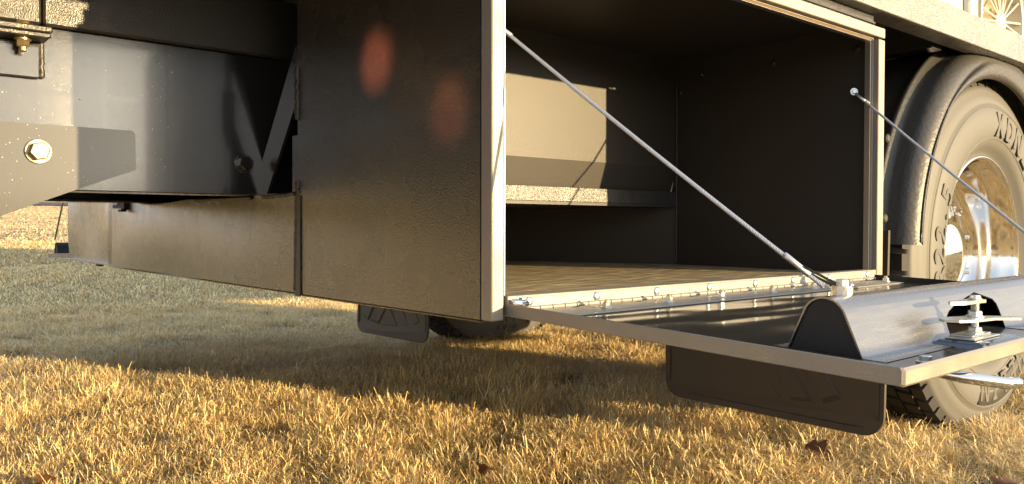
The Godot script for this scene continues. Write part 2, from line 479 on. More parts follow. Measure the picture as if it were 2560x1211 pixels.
func wheel(zo: float, out: float, letters: bool) -> void:
	# zo: plane of the outermost sidewall bulge; out: +1 when the show face looks to +z
	var c := V(WX, WY, zo)
	var bas := Basis.IDENTITY if out > 0 else Basis(Vector3.UP, PI)
	var st := mb(true)
	var prof := []
	for p in [[0.288, -0.055], [0.3, -0.045], [0.318, -0.034], [0.325, -0.024], [0.34, -0.014], [0.365, -0.005], [0.395, -0.001], [0.425, -0.003], [0.452, -0.010], [0.455, -0.0135], [0.459, -0.0125], [0.478, -0.022], [0.495, -0.028], [0.506, -0.032], [0.513, -0.045], [0.516, -0.14], [0.513, -0.235], [0.506, -0.248], [0.478, -0.258], [0.45, -0.27], [0.41, -0.279], [0.37, -0.276], [0.33, -0.256], [0.3, -0.235], [0.288, -0.225]]:
		prof.append(Vector2(p[0], p[1]))
	lathe(st, prof, c, bas, 96)
	var tyre := fin(st, "tyre", M["tyre rubber"], truck)
	# tread lugs
	st = mb()
	for i in 58:
		var a := TAU * i / 58
		for row in 5:
			var w0: float = [-0.03, -0.078, -0.121, -0.164, -0.208][row]
			var w1: float = [-0.072, -0.115, -0.158, -0.202, -0.25][row]
			var shift: float = [0.0, 0.5, 0.1, 0.5, 0.0][row] * TAU / 58
			var half := TAU / 58 * 0.41
			var pts := []
			for q in [[-1, w0], [1, w0], [1, w1], [-1, w1]]:
				for r in [0.506, 0.531]:
					var edge := 0.92 if r > 0.52 else 1.0
					var wq: float = q[1]
					if r < 0.52 and row == 0 and wq == w0: wq -= 0.003
					if r > 0.52 and row == 0 and wq == w0: wq -= 0.010
					if r > 0.52 and row == 4 and wq == w1: wq += 0.007
					var t: float = a + shift + q[0] * half * edge + 0.25 * (wq - (w0 + w1) / 2.0)
					pts.append(c + bas * Vector3(cos(t) * r, sin(t) * r, wq))
			quad(st, pts[1], pts[3], pts[5], pts[7])
			for k in 4:
				var m := (k + 1) % 4
				quad(st, pts[k * 2], pts[m * 2], pts[m * 2 + 1], pts[k * 2 + 1])
	var tr := fin(st, "tread", M["tread rubber"], tyre)
	tr.set_meta("kind", "stuff")
	# polished rim, deep dish
	st = mb(true)
	prof = []
	for p in [[0.293, -0.056], [0.302, -0.052], [0.3055, -0.044], [0.3045, -0.036], [0.299, -0.033], [0.293, -0.037], [0.289, -0.048], [0.284, -0.062], [0.274, -0.075], [0.266, -0.09], [0.262, -0.12], [0.256, -0.15], [0.246, -0.17], [0.228, -0.182], [0.21, -0.183], [0.2, -0.178], [0.13, -0.176], [0.118, -0.172], [0.0, -0.172]]:
		prof.append(Vector2(p[0], p[1]))
	lathe(st, prof, c, bas, 96)
	var rim := fin(st, "rim", M["polished wheel"], truck)
	st = mb(true)
	var cap := [Vector2(0.118, -0.178), Vector2(0.116, -0.150), Vector2(0.113, -0.135), Vector2(0.108, -0.128)]
	for k in 9: cap.append(Vector2(0.108 * cos(PI / 2 * (k + 1) / 9.0), -0.128 + 0.030 * sin(PI / 2 * (k + 1) / 9.0)))
	lathe(st, cap, c, bas, 64)
	fin(st, "hub_cap", M["chrome"], rim)
	for i in 10:
		var a := TAU * (i + 0.5) / 10
		st = mb()
		var at := c + bas * Vector3(cos(a) * 0.1675, sin(a) * 0.1675, -0.176)
		hexhead(st, at, bas * Vector3.BACK, 0.021, 0.03, 1.2, 0.2, a)
		lathe(st, [Vector2(0.011, 0.0), Vector2(0.011, 0.044), Vector2(0.009, 0.047), Vector2(0, 0.047)], at, bas, 10)
		fin(st, "lug_nut", M["chrome"], rim)
	for i in 4:   # hand holes in the disc
		pass
	if letters:
		var lz := c + Vector3(0, 0, -0.0014)
		arc_letters("XDN2", lz, out, 0.392, deg_to_rad(69.0), deg_to_rad(11.5), 0.1, M["letter rubber"], tyre)
		arc_letters("R22.5", lz, out, 0.392, deg_to_rad(170.0), deg_to_rad(8.4), 0.088, M["letter rubber"], tyre)
		arc_letters("MICHELIN", lz, out, 0.388, deg_to_rad(-61.0), deg_to_rad(11.0), 0.1, M["letter rubber"], tyre)
		# dark band behind the maker's name and fine moulding rings
		st = mb()      # small moulding marks of the mould vents
		for k in 46:
			var a := TAU * k / 46.0 + rng.randf() * 0.1
			var rr := 0.35 + 0.1 * rng.randf()
			bx(st, Vector3(-0.001, -0.0045, 0), Vector3(0.001, 0.0045, 0.0035), 0.0, Transform3D(Basis(Vector3.BACK, a + 1.2), c + Vector3(cos(a) * rr, sin(a) * rr, -0.0095)))
		fin(st, "moulding_marks", M["letter rubber"], tyre).set_meta("kind", "stuff")
		st = mb(true)
		lathe(st, [Vector2(0.372, -0.0025), Vector2(0.373, -0.0005), Vector2(0.437, -0.0025), Vector2(0.438, -0.005)], c, bas, 30, deg_to_rad(-105), deg_to_rad(-15))
		fin(st, "name_band", M["dark rubber"], tyre)
		for r in [[0.352, -0.008], [0.443, -0.006]]:
			st = mb(true)
			lathe(st, [Vector2(r[0] - 0.002, r[1] - 0.003), Vector2(r[0], r[1] + 0.0025), Vector2(r[0] + 0.002, r[1] - 0.003)], c, bas, 90)
			fin(st, "moulding_ring", M["tyre rubber"], tyre)
	else:
		# the side that faces the camera through the truck's underside carries the name too
		arc_letters("MICHELIN", c + Vector3(0, 0, 0.277 if out < 0 else 0.0), 1.0, 0.40, deg_to_rad(-55.0), deg_to_rad(11.0), 0.1, M["dark rubber"], tyre)

func fender() -> void:
	var n := 64
	var rows := []
	var a0 := deg_to_rad(3.0); var a1 := deg_to_rad(177.5)
	for i in n + 1:
		var a := lerpf(a1, a0, float(i) / n)
		# inner lip is an oval hanging over the tyre; the outside is round about the wheel
		var lip := Vector2(2.62, -0.04) + Vector2(cos(a) * 0.527, sin(a) * 0.468)
		var hub := Vector2(WX, WY + 0.02)
		var outer := func(r: float) -> Vector2: return hub + Vector2(cos(a), sin(a)) * r
		var row := []
		var o1: Vector2 = outer.call(0.56)
		if sin(a) < 0.0:      # straight tails
			pass
		row.append(V(lip.x, lip.y, -0.893))
		row.append(V(lip.x, lip.y, -0.882))
		row.append(V(lip.lerp(o1, 0.25).x, lip.lerp(o1, 0.25).y, -0.877))
		row.append(V(lip.lerp(o1, 0.7).x, lip.lerp(o1, 0.7).y, -0.876))
		for k in 7:
			var t := PI / 2 * k / 6.0
			var q: Vector2 = outer.call(0.545 + 0.05 * sin(t))
			row.append(V(q.x, q.y, -0.925 + 0.048 * cos(t)))
		for p in [[0.596, -0.945], [0.6, -0.957], [0.617, -0.961], [0.621, -0.966], [0.619, -0.974], [0.605, -0.985], [0.6, -1.02], [0.6, -1.22]]:
			var q: Vector2 = outer.call(p[0])
			row.append(V(q.x, q.y, p[1]))
		rows.append(row)
	var st := mb(true)
	for i in n:
		for k in rows[0].size() - 1:
			quad(st, rows[i][k], rows[i][k + 1], rows[i + 1][k + 1], rows[i + 1][k])
	for e in [0, n]:   # closed ends
		for k in range(1, rows[0].size() - 2):
			tri(st, rows[e][0], rows[e][k], rows[e][k + 1])
	var o := fin(st, "fender", M["fender plastic"], truck)
	st = mb()
	for p in [[2.02, 0.02], [2.03, 0.22]]:
		lathe(st, [Vector2(0.012, 0), Vector2(0.012, 0.004), Vector2(0.008, 0.007), Vector2(0, 0.008)], V(p[0] + 0.005, p[1], -0.94), Basis.IDENTITY, 14)
	fin(st, "washer", M["flat black"], o)

func mud_flap(x: float, z0: float, z1: float, top: float, bot: float, rubber: Material) -> void:
	var r := 0.055
	var pts := PackedVector2Array()
	pts.append(Vector2(z0, top)); pts.append(Vector2(z1, top))
	for k in 7: pts.append(Vector2(z1 + r - r * cos(PI / 2 * k / 6.0), bot + r - r * sin(PI / 2 * k / 6.0)))
	for k in 7: pts.append(Vector2(z0 - r + r * sin(PI / 2 * k / 6.0), bot + r - r * cos(PI / 2 * k / 6.0)))
	var lean := 0.03
	var f := func(u: float, v: float, w: float) -> Vector3: return V(x + w + lean * (v - bot) * 0.5 + 0.008 * sin(u * 7.0 + z0) * clampf((top - v) / 0.4, 0.0, 1.0), v, u)
	var st := mb()
	prism(st, pts, f, 0.0, 0.010)
	var o := fin(st, "mud_flap", rubber, truck)
	# raised rim and chevrons on the rear face
	var w := z0 - z1
	var zc := (z0 + z1) / 2.0
	var yb := bot + 0.052
	var raised := func(pp: Array) -> void:      # a raised plate with sloping sides
		var s2 := mb()
		var mid := Vector2.ZERO
		for q in pp: mid += q / pp.size()
		var top_face := []
		var foot := []
		for q in pp:
			var qq: Vector2 = q
			var u: Vector2 = mid + (qq - mid) * 0.86
			foot.append(f.call(qq.x, qq.y, 0.0005)); top_face.append(f.call(u.x, u.y, -0.0045))
		for k in pp.size():
			var m := (k + 1) % pp.size()
			quad(s2, foot[k], foot[m], top_face[m], top_face[k])
			if k > 0 and k < pp.size() - 1: tri(s2, top_face[0], top_face[k], top_face[k + 1])
		fin(s2, "raised_plate", rubber, o)
	raised.call([Vector2(zc - 0.066, yb), Vector2(zc + 0.066, yb), Vector2(zc, yb + 0.088)])
	for s in [-1.0, 1.0]:
		raised.call([Vector2(zc + s * 0.095, yb), Vector2(zc + s * 0.155, yb + 0.008), Vector2(zc + s * 0.02, yb + 0.19), Vector2(zc - s * 0.035, yb + 0.175)])
		raised.call([Vector2(zc + s * 0.185, yb + 0.01), Vector2(zc + s * 0.235, yb + 0.03), Vector2(zc + s * 0.12, yb + 0.20), Vector2(zc + s * 0.07, yb + 0.18)])
		raised.call([Vector2(zc + s * (w / 2 - 0.012), yb - 0.01), Vector2(zc + s * (w / 2 - 0.022), yb - 0.01), Vector2(zc + s * (w / 2 - 0.022), yb + 0.25), Vector2(zc + s * (w / 2 - 0.012), yb + 0.25)])
	raised.call([Vector2(zc - w / 2 + 0.05, yb - 0.032), Vector2(zc + w / 2 - 0.05, yb - 0.032), Vector2(zc + w / 2 - 0.05, yb - 0.040), Vector2(zc - w / 2 + 0.05, yb - 0.040)])

# ---------------------------------------------------------------- the open drop door (near side and its mirror on the far side)
func drop_door(hinge_z: float, out: float, x0: float, x1: float, full: bool) -> void:
	var door := Node3D.new(); door.name = "drop_door"; truck.add_child(door, true)
	# s from hinge (0) to outer edge (1), h above the underside
	var D := func(x: float, s: float, h: float) -> Vector3: return V(x, -0.1255 - 0.016 * s + h, hinge_z + out * 0.538 * s)
	var slab := func(called: String, xa: float, xb: float, sa: float, sb: float, ha: float, hb: float, m: Material, bev := 0.0015) -> MeshInstance3D:
		var st := mb()
		var o: Vector3 = D.call(0.0, 0.0, 0.0)
		var xf := Transform3D(Basis(Vector3.RIGHT, 0.0297 * out), o)
		bx(st, Vector3(xa, ha, out * 0.538 * sa), Vector3(xb, hb, out * 0.538 * sb), bev, xf)
		return fin(st, called, m, door)
	slab.call("skin", x0 + 0.004, x1 - 0.004, 0.012, 0.985, 0.001, 0.0045, M["gloss black skin"], 0.0)
	slab.call("edge_lip", x0, x0 + 0.003, 0.0, 1.0, 0.0, 0.0172, M["aluminium"], 0.0008)
	slab.call("edge_lip", x1 - 0.003, x1, 0.0, 1.0, 0.0, 0.0172, M["flat black"], 0.0008)  # black here stands for the shade on this lip's inner face
	slab.call("edge_lip", x0, x1, 0.9945, 1.0055, -0.0006, 0.0167, M["aluminium"], 0.0028)
	slab.call("hinge_leaf", x0 + 0.02, x1 - 0.02, 0.03, 0.14, 0.0045, 0.0068, M["bright aluminium"])
	# hump over the latch
	var nose := []
	for k in 13:
		var t := lerpf(0.3962, PI - 0.3962, k / 12.0)
		nose.append(Vector2(-cos(t) * 0.0255, 0.0385 + 0.0255 * sin(t)))
	var hump := [Vector2(-0.058, 0.0052), Vector2(-0.042, 0.0052)]
	hump.append_array(nose)
	for q in [0.15, 0.3, 0.5, 0.75]: hump.append((nose[12] as Vector2).lerp(Vector2(0.042, 0.0052), q))
	hump.append_array([Vector2(0.042, 0.0052), Vector2(0.066, 0.0052)])
	var hx0 := x0 + (0.08 if full else 0.008)
	var hx1 := x1 - 0.08
	# cut-out on the outer side of the hump, left and right limits by profile index
	var cl := {13: 1.143, 14: 1.112, 15: 1.07, 16: 1.044, 17: 1.025, 18: 1.022, 19: 1.02}
	var cr := {13: 1.145, 14: 1.165, 15: 1.193, 16: 1.2, 17: 1.2, 18: 1.198, 19: 1.195}
	var st := mb(true)
	var pt := func(k: int, x: float, inset: float) -> Vector3:
		var p: Vector2 = hump[k]
		var nrm := Vector2(0, 1)
		if k > 14 and k < 19: nrm = Vector2(0.9225, 0.386)
		elif k >= 2 and k <= 14: nrm = Vector2(-cos(lerpf(0.3962, PI - 0.3962, (k - 2) / 12.0)), sin(lerpf(0.3962, PI - 0.3962, (k - 2) / 12.0)))
		p -= nrm * inset
		var s := 0.785 + p.x / 0.538
		return D.call(x, s, p.y)
	for layer in [0.0, 0.002]:
		for k in hump.size() - 1:
			var spans := []
			if full and k >= 13 and k <= 18:
				spans = [[hx0, hx0, cl[k], cl[k + 1]], [cr[k], cr[k + 1], hx1, hx1]]
			elif full and k == 19:
				spans = [[hx0, hx0, cl[19], 1.018], [1.195, 1.195, hx1, hx1]]
			else:
				spans = [[hx0, hx0, hx1, hx1]]
			for sp in spans:
				var n := 12
				for i in n:
					var a := float(i) / n; var b := float(i + 1) / n
					quad(st, pt.call(k, lerpf(sp[0], sp[2], a), layer), pt.call(k, lerpf(sp[0], sp[2], b), layer), pt.call(k + 1, lerpf(sp[1], sp[3], b), layer), pt.call(k + 1, lerpf(sp[1], sp[3], a), layer))
	st.set_smooth_group(-1)
	for x in [hx0, hx1]:
		for k in hump.size() - 1:
			quad(st, pt.call(k, x, 0.0), pt.call(k + 1, x, 0.0), pt.call(k + 1, x, 0.002), pt.call(k, x, 0.002))
	fin(st, "latch_cover", M["mill aluminium"] if full else M["flat black"], door)
	# black plates near the ends stand for the shade inside the open cover
	for x in [hx0 + 0.003, hx1 - 0.003]:
		st = mb()
		var poly := PackedVector2Array()
		for k in range(1, hump.size() - 1): poly.append(hump[k] * Vector2(0.94, 0.96))
		prism(st, poly, func(u: float, v: float, w: float) -> Vector3: return D.call(w, 0.785 + u / 0.538, v), x, x + 0.002)
		fin(st, "end_shade_plate", M["flat black"], door)
	if not full:
		return
	# strip that is screwed to the frame, knuckles, bolts and nuts
	var strip := box("hinge_strip", V(0.742, -0.1135, FRONT + 0.0005), V(1.788, -0.1, FRONT + 0.003), M["bright aluminium"], door, 0.0006)
	st = mb()
	var kx := 0.75
	while kx < 1.785:
		tube(st, PackedVector3Array([V(kx, -0.1165, FRONT + 0.004), V(minf(kx + 0.0225, 1.787), -0.1165, FRONT + 0.004)]), 0.0032, 10)
		kx += 0.0245
	var kn := fin(st, "hinge_knuckles", M["bright aluminium"], door)
	kn.set_meta("kind", "stuff")
	st = mb(true)
	tube(st, PackedVector3Array([V(0.724, -0.108, FRONT + 0.003), V(0.75, -0.109, FRONT + 0.003)]), 0.0065, 12)
	fin(st, "hinge_pin", M["chrome"], door)
	for x in [0.755, 0.892, 1.033, 1.175, 1.316, 1.447, 1.587, 1.752]:
		st = mb(true)
		lathe(st, [Vector2(0.0072, 0), Vector2(0.007, 0.0012), Vector2(0.0055, 0.0026), Vector2(0.003, 0.0035), Vector2(0, 0.0038)], V(x, -0.1065, FRONT + 0.003), Basis.IDENTITY, 18)
		fin(st, "carriage_bolt", M["zinc"], door)
	for x in [0.872, 1.015, 1.154, 1.311, 1.455, 1.596, 1.757]:
		var at: Vector3 = D.call(x, 0.085, 0.0068)
		var o := bolt("lock_nut", at, Vector3.UP, 0.0062, 0.0085, M["zinc"], door, 1.5, rng.randf())
		st = mb()
		lathe(st, [Vector2(0.0034, 0), Vector2(0.0034, 0.0035), Vector2(0.0026, 0.0042), Vector2(0, 0.0042)], at + Vector3(0, 0.0085, 0), Basis(Vector3.RIGHT, -PI / 2), 10)
		fin(st, "bolt_tip", M["yellow zinc"], o)
	# sticker
	st = mb()
	bx(st, Vector3(1.33, 0.0046, 0.19), Vector3(1.46, 0.0050, 0.26), 0.0, Transform3D(Basis(Vector3.RIGHT, 0.0297), D.call(0.0, 0.0, 0.0)))
	fin(st, "sticker", M["label paper"], door)
	# nuts along the outer flange of the cover
	for x in [0.835, 0.985, 1.245, 1.32, 1.5, 1.66]:
		bolt("flange_nut", D.call(x, 0.95, 0.0052), Vector3.UP, 0.006, 0.007, M["zinc"], door, 1.5, rng.randf())
	# latch: black housing, base plate, lever plates on an upright rod, handle below
	var latch := Node3D.new(); latch.name = "latch"; truck.add_child(latch, true)
	st = mb()
	bx(st, V(0.966, -0.141, -0.396), V(1.094, -0.1318, -0.336), 0.006)
	bx(st, V(0.973, -0.134, -0.390), V(1.087, -0.1292, -0.342), 0.004)
	fin(st, "housing", M["black paint"], latch)
	box("base_plate", V(0.982, -0.129, -0.385), V(1.058, -0.1268, -0.352), M["zinc"], latch, 0.0008)
	box("base_plate", V(0.992, -0.1266, -0.382), V(1.048, -0.1242, -0.358), M["zinc"], latch, 0.0008)
	var ax := Vector3(1.031, -0.1265 + H, -0.37)
	var upright := Basis(Vector3.RIGHT, -PI / 2)
	st = mb()
	lathe(st, [Vector2(0.0040, 0.0), Vector2(0.0040, 0.043), Vector2(0.003, 0.0445), Vector2(0, 0.0445)], ax, upright, 12)
	for k in 9: lathe(st, [Vector2(0.0040, k * 0.0015 + 0.0245), Vector2(0.0050, k * 0.0015 + 0.0252), Vector2(0.0040, k * 0.0015 + 0.026)], ax, upright, 12)
	hexhead(st, ax + Vector3(0, 0.0205, 0), Vector3.UP, 0.0078, 0.007, 1.25)
	hexhead(st, ax + Vector3(0, 0.0412, 0), Vector3.UP, 0.0062, 0.0045, 1.25)
	hexhead(st, ax + Vector3(0, 0.0025, 0), Vector3.UP, 0.0078, 0.006, 1.3)
	fin(st, "rod", M["zinc"], latch)
	st = mb()
	var pl := PackedVector2Array()
	for p in [[0.97, -0.380], [0.98, -0.390], [1.0, -0.391], [1.035, -0.380], [1.058, -0.362], [1.074, -0.340], [1.072, -0.333], [1.062, -0.331], [1.036, -0.350], [0.995, -0.356], [0.976, -0.366]]: pl.append(Vector2(p[0], p[1]))
	prism(st, pl, func(u: float, v: float, w: float) -> Vector3: return V(u, w, v), -0.109, -0.1062)
	fin(st, "lever", M["zinc"], latch)
	st = mb()
	pl = PackedVector2Array()
	for p in [[0.972, -0.374], [0.985, -0.382], [1.035, -0.378], [1.046, -0.37], [1.04, -0.361], [0.99, -0.364]]: pl.append(Vector2(p[0], p[1]))
	prism(st, pl, func(u: float, v: float, w: float) -> Vector3: return V(u, w, v), -0.0895, -0.0858)
	fin(st, "lever", M["zinc"], latch)
	st = mb(true)
	tube(st, PackedVector3Array([V(0.86, -0.146, -0.36), V(0.872, -0.152, -0.325), V(0.905, -0.158, -0.295), V(0.918, -0.158, -0.288)]), 0.006, 10)
	fin(st, "pull_handle", M["chrome"], latch)

func cable(a: Vector3, b: Vector3) -> void:
	var o := Node3D.new(); o.name = "door_cable"; truck.add_child(o, true)
	var st := mb(true)
	var n := 170
	var bas := facing(b - a)
	for s in 6:
		var pts := PackedVector3Array()
		for i in n + 1:
			var t := float(i) / n
			var ph := TAU * s / 6.0 + t * a.distance_to(b) / 0.026 * TAU
			var sag := -0.003 * sin(PI * t)
			pts.append(a.lerp(b, t) + bas * Vector3(cos(ph) * 0.0017, sin(ph) * 0.0017, 0) + Vector3(0, sag, 0))
		tube(st, pts, 0.00115, 5, false)
	fin(st, "wire_rope", M["steel cable"], o)
	var d := (b - a).normalized()
	st = mb(true)
	tube(st, PackedVector3Array([a - d * 0.012, a + d * 0.03]), 0.0034, 10)
	fin(st, "swage_sleeve", M["steel cable"], o)
	st = mb(true)
	tube(st, PackedVector3Array([b - d * 0.056, b - d * 0.052, b - d * 0.02]), 0.0036, 10)
	fin(st, "swage_sleeve", M["steel cable"], o)
	# flat eye and bolt on the door
	var e := b + Vector3(0.016, -0.004, 0.012)
	st = mb()
	var side := Vector3(-0.45, 0, 0.9).normalized() * 0.0085
	quad(st, b - d * 0.03 - side * 0.5, b - d * 0.03 + side * 0.5, e + side, e - side)
	quad(st, b - d * 0.03 - side * 0.5 + Vector3(0, 0.004, 0), e - side + Vector3(0, 0.004, 0), e + side + Vector3(0, 0.004, 0), b - d * 0.03 + side * 0.5 + Vector3(0, 0.004, 0))
	lathe(st, [Vector2(0.0, 0.0), Vector2(0.0115, 0.0), Vector2(0.0115, 0.004), Vector2(0.0, 0.004)], e, Basis(Vector3.RIGHT, -PI / 2), 18)
	fin(st, "flat_eye", M["zinc"], o)
	st = mb()
	hexhead(st, e + Vector3(0, 0.004, 0), Vector3.UP, 0.0072, 0.0085, 1.45)
	lathe(st, [Vector2(0.011, -0.012), Vector2(0.011, 0.0)], e, Basis(Vector3.RIGHT, -PI / 2), 12)
	fin(st, "eye_bolt", M["zinc"], o)
	st = mb()
	lathe(st, [Vector2(0.0, -0.004), Vector2(0.0085, -0.004), Vector2(0.0085, 0.004), Vector2(0.0, 0.004)], a - d * 0.012, facing(Vector3(-1, 0.2, 1.0)), 18)
	hexhead(st, a - d * 0.012, Vector3(-1, 0.2, 1.0), 0.006, 0.007, 0.0)
	fin(st, "anchor_eye", M["zinc"], o)

# ---------------------------------------------------------------- storage box
func storage_box() -> void:
	var body := Node3D.new(); body.name = "storage_box"; truck.add_child(body, true)
	var pc: Material = M["black powder coat"]
	var lining: Material = M["box lining"]
	# rear sheet: tall near the camera, low under the frame rails, tall again at the far side
	var st := mb()
	bx(st, V(REAR, -0.13, SIDE), V(REAR + 0.005, 0.47, -1.4396), 0.0)
	var o := fin(st, "rear_panel", pc, body)
	st = mb(true)
	for i in 20:
		for k in 24:
			var q := []
			for c in [[0, 0], [1, 0], [1, 1], [0, 1]]:
				var z := lerpf(SIDE - 0.0005, -1.4355, float(i + c[0]) / 20); var y := lerpf(-0.1295, 0.4695, float(k + c[1]) / 24)
				var edge := sin(PI * (i + c[0]) / 20.0) * sin(PI * (k + c[1]) / 24.0)
				q.append(V(REAR - 0.0006 - edge * (0.0012 + 0.0007 * sin(z * 23.0 + y * 9.0) + 0.0005 * sin(y * 31.0 - z * 8.0)), y, z))
			quad(st, q[0], q[1], q[2], q[3])
	fin(st, "outer_skin", pc, body)
	box("header_sheet", V(REAR + 0.006, 0.43, SIDE - 0.0045), V(1.838, 0.482, SIDE - 0.007), pc, body, 0.0)
	st = mb()
	bx(st, V(REAR + 0.0006, 0.0605, -1.4398), V(REAR + 0.0046, 0.172, -1.464), 0.0)
	o = fin(st, "rear_panel_edge", pc, body)
	st = mb(true)
	# low centre sheet, a little buckled
	var nz := 60; var ny := 12
	for side in [0.0, 0.004]:
		for i in nz:
			for k in ny:
				var q := []
				for c in [[0, 0], [1, 0], [1, 1], [0, 1]]:
					var t := float(i + c[0]) / nz; var u := float(k + c[1]) / ny
					var z := lerpf(-1.432, -2.757, t); var y := lerpf(-0.129, 0.06 + 0.004 * sin(t * 17.0), u)
					var bulge := 0.004 * sin(t * PI) * sin(u * PI) + 0.0022 * sin(t * 9.0 + u * 2.0)
					q.append(V(REAR + 0.002 - bulge + side, y, z))
				quad(st, q[0], q[1], q[2], q[3])
	o = fin(st, "lower_panel", pc, body)
	st = mb(true)
	for i in 24:
		for k in 8:
			var q := []
			for c in [[0, 0], [1, 0], [1, 1], [0, 1]]:
				var t := float(i + c[0]) / 24; var u := float(k + c[1]) / 8
				var z := lerpf(-2.74, -3.47, t); var y := lerpf(-0.127, 0.3, u)
				var bend := 0.012 * exp(-pow((t - 0.12 + 0.08 * u) / 0.07, 2.0)) + 0.006 * sin(t * 7.0 + 1.0) * sin(u * 5.0)
				q.append(V(0.712 + 0.01 * t - bend, y, z))
			quad(st, q[0], q[1], q[2], q[3])
	o = fin(st, "far_rear_panel", pc, body)
	o.set_meta("label", "dented rear panel at the far end of the box")
	# returned bottom edges
	box("bottom_flange", V(REAR + 0.0005, -0.1345, SIDE - 0.002), V(REAR + 0.03, -0.1302, -1.43), pc, body)
	box("bottom_flange", V(REAR + 0.003, -0.1335, -1.434), V(REAR + 0.03, -0.1295, -2.757), pc, body)
	box("bottom_flange", V(0.715, -0.132, -2.76), V(0.74, -0.1272, -3.47), pc, body)
	# welded seam between the tall and the low sheet
	box("seam_lap", V(REAR - 0.004, -0.1345, -1.425), V(REAR - 0.0005, 0.058, -1.447), M["weld"], body, 0.001)
	bead("weld_bead", V(REAR - 0.002, -0.125, -1.448), V(REAR - 0.002, 0.055, -1.44), 0.004, M["weld"], body)
	bead("weld_bead", V(REAR - 0.001, 0.20, -1.437), V(REAR - 0.001, 0.30, -1.437), 0.0055, M["weld"], body)
	bead("weld_bead", V(REAR - 0.001, 0.06, -1.437), V(REAR - 0.001, 0.085, -1.437), 0.005, M["weld"], body)
	bead("weld_bead", V(REAR, 0.0605, -1.45), V(REAR, 0.058, -1.60), 0.0035, M["weld"], body)
	bead("weld_bead", V(REAR, 0.0585, -1.66), V(REAR, 0.061, -2.0), 0.003, M["weld"], body)
	# shell: bottom, floor, tunnel roof, walls
	box("bottom_sheet", V(REAR + 0.0055, -0.1295, SIDE), V(1.838, -0.1265, -3.47), pc, body, 0.0)
	box("floor", V(REAR + 0.006, -0.126, SIDE - 0.004), V(1.828, -0.108, -2.72), M["plywood"], body, 0.001)
	box("floor_sill", V(0.72, -0.1255, FRONT - 0.002), V(1.815, -0.0975, SIDE - 0.003), M["aluminium"], body, 0.001)
	st = mb()
	bx(st, V(1.829, -0.126, SIDE), V(1.8325, 0.462, -1.4356), 0.0)
	fin(st, "side_wall", lining, body)
	st = mb()
	bx(st, V(REAR + 0.0055, 0.163, -1.4356), V(1.8285, 0.462, -1.439), 0.0)
	fin(st, "back_wall", lining, body)
	# the step at the foot of the back wall: a leaning sheet and a gritty ledge
	st = mb()
	var x0 := REAR + 0.0055
	quad(st, V(x0, 0.1629, -1.4358), V(1.8285, 0.1629, -1.4358), V(1.8285, 0.0945, -1.452), V(x0, 0.0945, -1.452))
	quad(st, V(x0, 0.1629, -1.44), V(x0, 0.0945, -1.456), V(1.8285, 0.0945, -1.456), V(1.8285, 0.1629, -1.44))
	fin(st, "step_sheet", lining, body)
	st = mb()
	bx(st, Vector3(x0, -0.0178, -0.002), Vector3(1.8285, 0.0178, 0.002), 0.0008, Transform3D(Basis(Vector3.RIGHT, -0.06), V(0, 0.0775, -1.434)))
	fin(st, "step_ledge", M["gritty black"], body)
	box("step_backing", V(x0, 0.0597, -1.459), V(1.8285, 0.172, -1.463), lining, body, 0.0)
	box("tunnel_roof", V(x0, 0.052, -1.432), V(1.8285, 0.0594, -2.757), lining, body, 0.0)
	st = mb()
	prism(st, PackedVector2Array([Vector2(1.8285, -1.4356), Vector2(1.834, -1.4356), Vector2(1.40, -2.4), Vector2(1.395, -2.39)]), func(u: float, v: float, w: float) -> Vector3: return V(u, w, v), -0.1078, 0.0518)
	fin(st, "tunnel_wall", lining, body)
	box("tunnel_end", V(x0, -0.1078, -2.722), V(1.8285, 0.0518, -2.73), lining, body, 0.0)
	box("corner_seam", V(1.8235, -0.107, -1.4335), V(1.8283, 0.46, -1.4295), lining, body, 0.001)
	box("ceiling", V(x0, 0.4625, SIDE), V(1.838, 0.4665, -1.4356), lining, body, 0.0)
	box("far_shell", V(0.725, -0.1262, -2.75), V(1.83, 0.47, -3.46), pc, body, 0.0)
	for p in [[0.412, -1.3507, 0.006], [0.410, -1.1315, 0.006], [0.411, -0.9162, 0.006], [0.3705, -1.42, 0.004]]:
		bolt("wall_bolt", V(1.829, p[0], p[1]), Vector3.LEFT, p[2], 0.007, M["black paint"], body, 1.5)
	# small hook and slot on the low sheet
	box("hook", V(REAR - 0.012, 0.046, -2.565), V(REAR + 0.004, 0.066, -2.60), M["flat black"], body, 0.002)
	box("hook", V(REAR - 0.020, 0.040, -2.563), V(REAR - 0.004, 0.0465, -2.60), M["flat black"], body, 0.002)
	box("slot", V(REAR - 0.003, 0.052, -2.62), V(REAR + 0.002, 0.063, -2.72), M["flat black"], body, 0.0)
	box("foot_tab", V(0.725, -0.142, -3.05), V(0.74, -0.1325, -3.09), M["flat black"], body, 0.0)
	# strap from the low sheet up to the tall one
	st = mb()
	for e in [[0.698, 0.704]]:
		var lo := [Vector2(0.040, -1.617), Vector2(0.041, -1.689)]
		var hi := [Vector2(0.30, -1.411), Vector2(0.345, -1.462)]
		var poly := PackedVector2Array([lo[0], lo[1], hi[1], hi[0]])
		prism(st, poly, func(u: float, v: float, w: float) -> Vector3: return V(w, u, v), 0.6975, 0.7035)
	fin(st, "strap", M["black paint"], body)

	# door frame of square aluminium tube with a brown gasket inside
	var frame := Node3D.new(); frame.name = "door_frame"; truck.add_child(frame, true)
	var al: Material = M["aluminium"]
	st = mb()
	bx(st, V(0.6902, -0.1305, FRONT), V(0.7108, 0.4455, SIDE + 0.0005), 0.0015)
	fin(st, "post", al, frame)
	box("post", V(1.8045, -0.1115, FRONT), V(1.8327, 0.4195, SIDE + 0.0005), al, frame, 0.0015)
